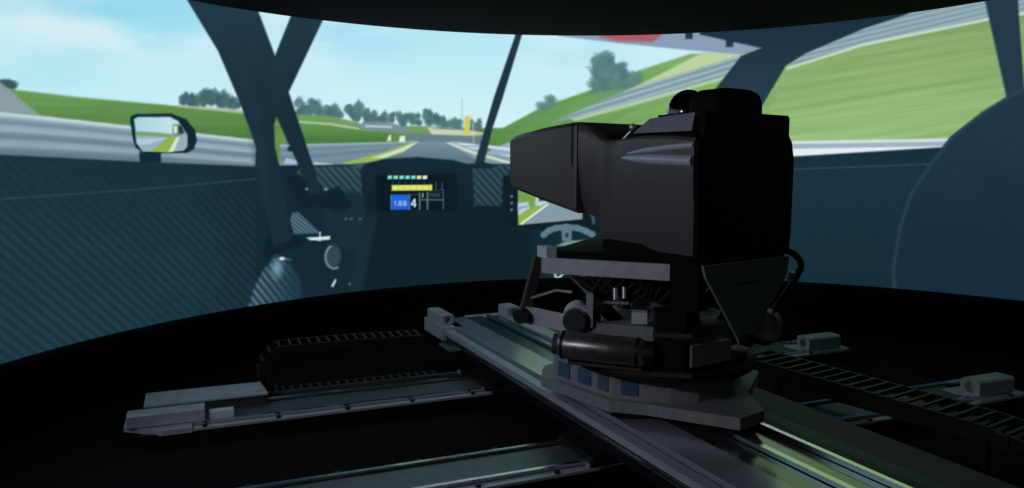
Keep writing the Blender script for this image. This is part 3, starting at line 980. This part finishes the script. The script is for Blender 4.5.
# thin blue-grey patches on the drum's left faces
for (pa, pb, f0, f1) in ((DR[1], DR[2], 0.10, 0.30), (DR[1], DR[2], 0.44, 0.66), (DR[1], DR[2], 0.78, 0.94), (DR[2], DR[3], 0.25, 0.75)):
    A, B = Vector(pa), Vector(pb)
    nrm = Vector((-(B - A).y, (B - A).x)).normalized()
    if nrm.x > 0 or (nrm.x == 0 and nrm.y > 0):
        nrm = -nrm
    q = [A.lerp(B, f0), A.lerp(B, f1), A.lerp(B, f1) + nrm * 0.006, A.lerp(B, f0) + nrm * 0.006]
    link('side_patch', wprism([(v.x, v.y) for v in q], 0.405, 0.475), M_BLUE, drum)
bm = bmesh.new()
for k in range(48):
    pass
ring = [[(0.43 * math.cos(2 * math.pi * k / 48), 0.43 * math.sin(2 * math.pi * k / 48)) for k in range(48)]]
loft(bm, [[(x * s, y * s, z) for x, y in ring[0]] for s, z in ((0.90, 0.188), (0.985, 0.188), (1.0, 0.20), (1.0, 0.22), (0.985, 0.232), (0.9, 0.232))])
link('slew_ring', bm, M_RUBBER, t, smooth=True)
link('turntable_disc', cyl((0, 0), 0.385, 0.226, 0.262, 56), M_BLACKM, t, smooth=True, bevel=0.004)
link('upper_ring', cyl((0.02, 0.02), 0.30, 0.262, 0.392, 56), M_GREY, t, smooth=True, bevel=0.006)
link('hub_column', cyl((0.02, 0.02), 0.16, 0.392, 0.58, 40, 0.13), M_BLACKM, t, smooth=True)
# black spine and grey gear box in front
sp_ = [(0.585, 3.02), (0.70, 2.99), (0.72, 3.12), (0.60, 3.14)]
link('spine_cover', wprism(sp_, 0.505, 0.80), M_BLACKM, t, bevel=0.01)
link('gear_box', wprism([(0.735, 2.995), (0.93, 3.12), (0.88, 3.20), (0.70, 3.10)], 0.575, 0.665), M_GREY, t, bevel=0.006)
link('gear_box_foot', wprism([(0.78, 3.06), (0.88, 3.12), (0.86, 3.17), (0.76, 3.11)], 0.50, 0.575), M_BLACKM, t)
for zz in (0.535, 0.70):
    link('spine_clamp', wprism([(0.575, 3.005), (0.73, 2.975), (0.735, 3.02), (0.58, 3.04)], zz, zz + 0.018), M_SIDE, t)
# drive motor lying in front of the ring
m0, m1 = Vector((0.205, 3.14, 0.640)), Vector((0.545, 3.02, 0.632))
d = (m1 - m0).normalized()
mo = link('drive_motor', tube([v for v in wl([m0, m0 + d * 0.02, m1 - d * 0.02, m1])], 0.06, 32, [0.05, 0.059, 0.059, 0.05]), M_MOTOR, t, smooth=True)
link('motor_cap', tube(wl([m0 - d * 0.025, m0]), 0.045, 24), M_SIDE, mo, smooth=True)
link('motor_cap', tube(wl([m1, m1 + d * 0.04]), 0.05, 24), M_BLACKM, mo, smooth=True)
for f in (0.05, 0.93):
    c = m0.lerp(m1, f)
    link('motor_band', tube(wl([c - d * 0.006, c + d * 0.006]), 0.061, 32), M_BLACKM, mo, smooth=True)
link('motor_shelf', wprism([(0.24, 3.16), (0.54, 3.05), (0.58, 3.16), (0.28, 3.27)], 0.545, 0.572), M_SIDE, t)
link('ring_bracket', wprism([(0.34, 3.22), (0.60, 3.13), (0.62, 3.19), (0.36, 3.28)], 0.625, 0.715), M_GREY, t, bevel=0.005)
# left lever: flat arm from the foot pivot to the crank motor
a_, b_ = Vector((0.055, 3.36, 0.725)), Vector((0.27, 3.25, 0.70))
link('lever_arm', bar(*wl([a_, b_]), 0.022, 0.075), M_PLATE, t, bevel=0.005)
link('foot_pivot', tube(wl([a_ + Vector((-0.02, -0.055, 0.0)), a_ + Vector((0.02, 0.035, 0.0))]), 0.034, 20), M_BLACKM, t, smooth=True, bevel=0.004)
link('side_link', bar(*wl([(0.055, 3.36, 0.73), (0.122, 3.385, 0.985)]), 0.03, 0.045), M_BRONZE, t, bevel=0.004)
c = Vector((0.272, 3.19, 0.728))
kb = link('crank_motor', tube(wl([c, c + Vector((0.03, 0.16, 0.012))]), 0.054, 28), M_MOTOR, t, smooth=True)
link('motor_ring', tube(wl([c + Vector((0.006, 0.03, 0.003)), c + Vector((0.02, 0.12, 0.009))]), 0.060, 28), M_WHITEBLK, kb, smooth=True)  # white colour on the ring paints the lit top of the motor
link('motor_face', tube(wl([c + Vector((-0.002, -0.01, -0.001)), c]), 0.046, 28), M_SIDE, kb, smooth=True)
link('tie_rod', tube(wl([(0.085, 3.36, 0.80), (0.20, 3.36, 0.835), (0.27, 3.34, 0.83)]), 0.006, 8), M_CHROME, t, smooth=True)
link('bracket_tab', wprism([(0.325, 3.20), (0.35, 3.195), (0.352, 3.26), (0.328, 3.265)], 0.70, 0.845), M_PLATE, t)
link('cross_rod', tube(wl([(0.365, 3.26, 0.80), (0.51, 3.24, 0.797)]), 0.007, 8), M_CHROME, t, smooth=True)
link('sensor_box', wprism([(0.51, 3.15), (0.575, 3.14), (0.585, 3.20), (0.52, 3.21)], 0.725, 0.775), M_WHITEBLK, t, bevel=0.004)
for x, zz in ((0.455, 0.81), (0.495, 0.815)):
    link('sensor_stud', tube(wl([(x, 3.26, zz), (x, 3.27, zz + 0.05)]), 0.011, 12), M_CHROME, t, smooth=True)
# six slanted struts up to the seat frame
SB = [(0.48, 3.36), (0.56, 3.62), (0.82, 3.68), (0.92, 3.62), (0.96, 3.36), (0.80, 3.22)]
ST = [(0.26, 3.42), (0.46, 3.86), (0.60, 4.0), (1.12, 3.74), (1.16, 3.50), (0.72, 3.18)]
for (x0, y0), (x1, y1) in zip(SB, ST):
    p0, p1 = Vector((x0, y0, 0.69)), Vector((x1, y1, 0.915))
    s_ = link('strut', tube(wl([p0, p0.lerp(p1, 0.6)]), 0.032, 18), M_BLACKM, t, smooth=True)
    link('strut_rod', tube(wl([p0.lerp(p1, 0.55), p1]), 0.016, 14), M_SHINY, s_, smooth=True)
# hanging cable bundle under the frame
rs = random.Random(3)
for k in range(9):
    x0 = 0.28 + 0.04 * k
    pts_ = []
    for i in range(9):
        f = i / 8
        pts_.append((x0 + 0.14 * f + 0.02 * math.sin(5 * f + k), 3.30 - 0.05 * f + 0.02 * k * 0.2, 0.915 - 0.10 * math.sin(math.pi * f) * (0.6 + 0.6 * rs.random() if False else 0.6 + 0.08 * k)))
    link('cable', tube(wl(pts_), 0.008, 8), M_RUBBER, t, smooth=True)
# seat frame
FRM = [(0.115, 3.395), (0.155, 3.345), (0.74, 3.085), (0.82, 3.06), (1.25, 3.37), (1.26, 3.46), (0.98, 3.95), (0.60, 4.12), (0.46, 4.08)]
link('frame_end_cover', wprism([(0.655, 3.085), (0.76, 3.03), (0.80, 3.06), (0.68, 3.13)], 0.80, 1.0), M_TUBM, t, bevel=0.006)
fr = link('seat_frame', wprism(FRM, 0.915, 0.985), M_PLATE, t, bevel=0.005)
link('frame_top_pad', wprism([(0.19, 3.40), (0.205, 3.345), (0.74, 3.11), (0.82, 3.085), (1.235, 3.385), (1.245, 3.46), (0.97, 3.93), (0.60, 4.10), (0.47, 4.06)], 0.985, 1.018), M_TUBM, t)
link('corner_block', wprism([(0.115, 3.40), (0.155, 3.345), (0.20, 3.36), (0.165, 3.42)], 0.985, 1.035), M_WHITEBLK, t, bevel=0.004)
# triangular gusset hanging at the rear
ga, gb = Vector((0.755, 3.01, 0)), Vector((1.255, 3.365, 0))
gd = (gb - ga).normalized()
gn = Vector((gd.y, -gd.x, 0))
prof = [(0.0, 0.995), (0.02, 0.945), (0.235, 0.665), (0.25, 0.635), (0.30, 0.628), (0.325, 0.65), (0.555, 0.905), (0.575, 0.995)]
bm = bmesh.new()
loft(bm, [wl([ga + gd * s + gn * o_ + Vector((0, 0, z)) for s, z in prof]) for o_ in (0.013, 0.025)])
gus = link('rear_gusset', bm, M_GREY, t)
link('gusset_pivot', tube(wl([ga + gd * 0.285 + gn * 0.05 + Vector((0, 0, 0.655)), ga + gd * 0.285 - gn * 0.05 + Vector((0, 0, 0.655))]), 0.028, 20), M_BLACKM, gus, smooth=True)
bm = bmesh.new()
for s, w in ((0.20, 0.045), (0.26, 0.06), (0.335, 0.03)):
    a1, b1 = ga + gd * s + gn * 0.0265, ga + gd * (s + w) + gn * 0.0265
    loft(bm, [wl([a1 + Vector((0, 0, 0.884 + s * .05)), a1 + Vector((0, 0, 0.893 + s * .05)), a1 - gn * 0.003 + Vector((0, 0, 0.893 + s * .05)), a1 - gn * 0.003 + Vector((0, 0, 0.884 + s * .05))]),
              wl([b1 + Vector((0, 0, 0.886 + s * .05)), b1 + Vector((0, 0, 0.895 + s * .05)), b1 - gn * 0.003 + Vector((0, 0, 0.895 + s * .05)), b1 - gn * 0.003 + Vector((0, 0, 0.886 + s * .05))])])
link('gusset_mark', bm, M_BLACKM, gus)
# lower brace and wheel on the right
rw = link('brake_drum', tube(wl([(1.14, 3.34, 0.665), (1.19, 3.44, 0.665)]), 0.072, 28), M_BLACKM, t, smooth=True, bevel=0.004)
link('drum_rim', tube(wl([(1.135, 3.33, 0.665), (1.145, 3.35, 0.665)]), 0.076, 28), M_SIDE, rw, smooth=True)
link('drum_arm', bar(*wl([(0.90, 3.30, 0.60), (1.16, 3.40, 0.65)]), 0.04, 0.05), M_BLACKM, t)
# cable running down at the right edge
link('side_cable', tube(wl(curved([(1.22, 3.50, 0.99), (1.29, 3.46, 1.0), (1.335, 3.44, 0.95), (1.32, 3.45, 0.88), (1.27, 3.47, 0.78), (1.22, 3.48, 0.70)])), 0.016, 10), M_BLACKM, t, smooth=True)
link('cable_clip', tube(wl([(1.305, 3.455, 0.905), (1.30, 3.457, 0.865)]), 0.02, 10), M_WHITEBLK, t, smooth=True)

# ------------------------------------------------------------------ the black seat pod
PSI = math.atan2(0.6, 0.8)
t = thing('seat_pod', 'large black racing seat pod pointing away left, on its steel moving base', 'seat', (0.79, 3.51, 1.019), PSI)
G = 1.019                                # world height of the pod's base


def side_panel(cols, thick, sgn):
    """upright shell: cols = (x, y, z_low, z_high); thick goes towards the middle"""
    bm = bmesh.new()
    rings = []
    for x, y, zb, zt in cols:
        hh = zt - zb
        tuck = [(0.0, 0.055), (0.12, 0.036), (0.25, 0.021), (0.4, 0.010), (0.55, 0.003), (0.7, 0.0), (0.85, 0.001)]
        rings.append([(x + sgn * q * hh / 0.49, y, zb + f * hh - G) for f, q in tuck] + [(x + sgn * 0.003, y, zt - 0.012 - G), (x + sgn * 0.014, y, zt - G), (x + sgn * (thick + .02), y, zt - G), (x + sgn * (thick + 0.05), y, zb - G)])
    loft(bm, rings)
    return bm


LCOL = [(-0.340, -0.35, 1.022, 1.508), (-0.333, -0.20, 1.022, 1.522), (-0.322, -0.05, 1.022, 1.526), (-0.309, 0.08, 1.022, 1.520), (-0.298, 0.155, 1.022, 1.514),
        (-0.275, 0.215, 1.022, 1.513), (-0.262, 0.235, 1.022, 1.513), (-0.256, 0.27, 1.022, 1.522), (-0.256, 0.297, 1.022, 1.536), (-0.257, 0.302, 1.12, 1.540), (-0.268, 0.35, 1.15, 1.577), (-0.288, 0.40, 1.17, 1.605)]
lp = link('left_side_panel', side_panel(LCOL, 0.05, 1), M_TUB_LIT, t, smooth=True)
RCOL = [(0.300, -0.35, 1.022, 1.60), (0.303, 0.0, 1.022, 1.60), (0.303, 0.20, 1.022, 1.61), (0.285, 0.36, 1.14, 1.62), (0.27, 0.405, 1.17, 1.612)]
link('right_side_panel', side_panel(RCOL, 0.05, -1), M_TUBM, t, smooth=True)
# ridged air scoop on the left panel
for nm, p0, p1, p2, r0, r1 in (('upper_ridge', (-0.303, 0.105, 1.437), (-0.320, 0.03, 1.465), (-0.340, -0.345, 1.480), 0.004, 0.013),
                               ('lower_ridge', (-0.303, 0.105, 1.434), (-0.318, 0.04, 1.428), (-0.340, -0.345, 1.416), 0.006, 0.024)):
    ps = []
    for k in range(13):
        f = k / 12
        a1 = Vector(p0).lerp(Vector(p1), f)
        b1 = Vector(p1).lerp(Vector(p2), f)
        v = a1.lerp(b1, f)
        ps.append((v.x + 0.008, v.y, v.z - G))
    link(nm, tube(ps, 0.01, 14, [r0 + (r1 - r0) * min(1, 1.6 * k / 12) for k in range(13)]), M_FLARE, lp, smooth=True)
# nose
NOSE = []
for y, xl, xr, zb, zt in ((0.401, -0.296, 0.27, 1.165, 1.607), (0.42, -0.306, 0.265, 1.17, 1.607), (0.65, -0.303, 0.22, 1.215, 1.590), (0.90, -0.300, 0.17, 1.268, 1.558), (0.945, -0.292, 0.15, 1.285, 1.548)):
    c_ = 0.02
    NOSE.append([(xl, y, zb + c_ - G), (xl, y, zt - c_ - G), (xl + c_, y, zt - G), (xr - c_, y, zt - G), (xr, y, zt - c_ - G), (xr, y, zb + c_ - G), (xr - c_, y, zb - G), (xl + c_, y, zb - G)])
bm = bmesh.new()
loft(bm, NOSE)
ns = link('nose_box', bm, M_TUB_LIT, t, smooth=True)
bm = box(-0.309, -0.305, 0.418, 0.426, 1.40 - G, 1.60 - G)
link('nose_seam', bm, M_RUBBER, ns)
# floor, rear panel, shoulder blocks
link('pod_floor', box(-0.27, 0.27, -0.33, 0.24, 1.019 - G, 1.05 - G), M_TUBM, t)
RP = [(-0.332, 1.022), (0.312, 1.022), (0.322, 1.10), (0.325, 1.42), (0.305, 1.50), (0.280, 1.53), (0.280, 1.605), (0.268, 1.618), (-0.285, 1.618), (-0.302, 1.605), (-0.305, 1.52), (-0.335, 1.50)]
bm = bmesh.new()
loft(bm, [[(x * (0.98 if y > -0.3 else 1), y, z - G) for x, z in RP] for y in (-0.372, -0.362, -0.351)])
link('rear_panel', bm, M_TUBM, t, bevel=0.006)
bm = bmesh.new()
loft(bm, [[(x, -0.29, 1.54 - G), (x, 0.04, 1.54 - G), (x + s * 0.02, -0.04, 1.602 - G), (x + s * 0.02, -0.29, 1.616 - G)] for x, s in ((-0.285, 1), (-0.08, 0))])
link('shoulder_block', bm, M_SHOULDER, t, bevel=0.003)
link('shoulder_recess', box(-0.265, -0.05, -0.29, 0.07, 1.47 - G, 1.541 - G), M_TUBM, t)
# headrest and front pad
bm = bmesh.new()
HR = []
for k in range(25):
    a1 = math.pi * k / 24
    HR.append((0.165 * math.copysign(abs(math.cos(a1)) ** 0.45, math.cos(a1)), 1.60 + 0.125 * math.sin(a1) ** 0.5))
loft(bm, [[(x * s - 0.012, y, 1.60 + (z - 1.60) * s2 - G) for x, z in HR] for s, s2, y in ((0.93, 0.94, -0.325), (1.0, 1.0, -0.305), (1.0, 1.0, -0.20), (0.93, 0.93, -0.175))])
link('headrest', bm, M_TUBM, t, smooth=True)
bm = bmesh.new()
bmesh.ops.create_uvsphere(bm, u_segments=28, v_segments=16, radius=1)
bmesh.ops.scale(bm, vec=(0.098, 0.10, 0.11), verts=bm.verts)
bmesh.ops.translate(bm, vec=(0.035, 0.0, 1.638 - G), verts=bm.verts)
link('head_pad', bm, M_PAD, t, smooth=True)
link('head_pad_post', box(-0.085, 0.085, -0.075, 0.075, 1.10 - G, 1.63 - G), M_TUBM, t, bevel=0.01)
link('seat_cushion', box(-0.22, 0.22, -0.25, 0.22, 1.05 - G, 1.16 - G), M_SEAT, t, bevel=0.03)
# bright catch on the rim
link('rim_catch', tube([(-0.27, 0.115, 1.515 - G), (-0.255, 0.085, 1.55 - G)], 0.006, 10), M_CHROME, t, smooth=True)
bm = bmesh.new()
bmesh.ops.create_uvsphere(bm, u_segments=14, v_segments=10, radius=0.016)
bmesh.ops.translate(bm, vec=(-0.25, 0.075, 1.57 - G), verts=bm.verts)
link('catch_knob', bm, M_CHROME, t, smooth=True)
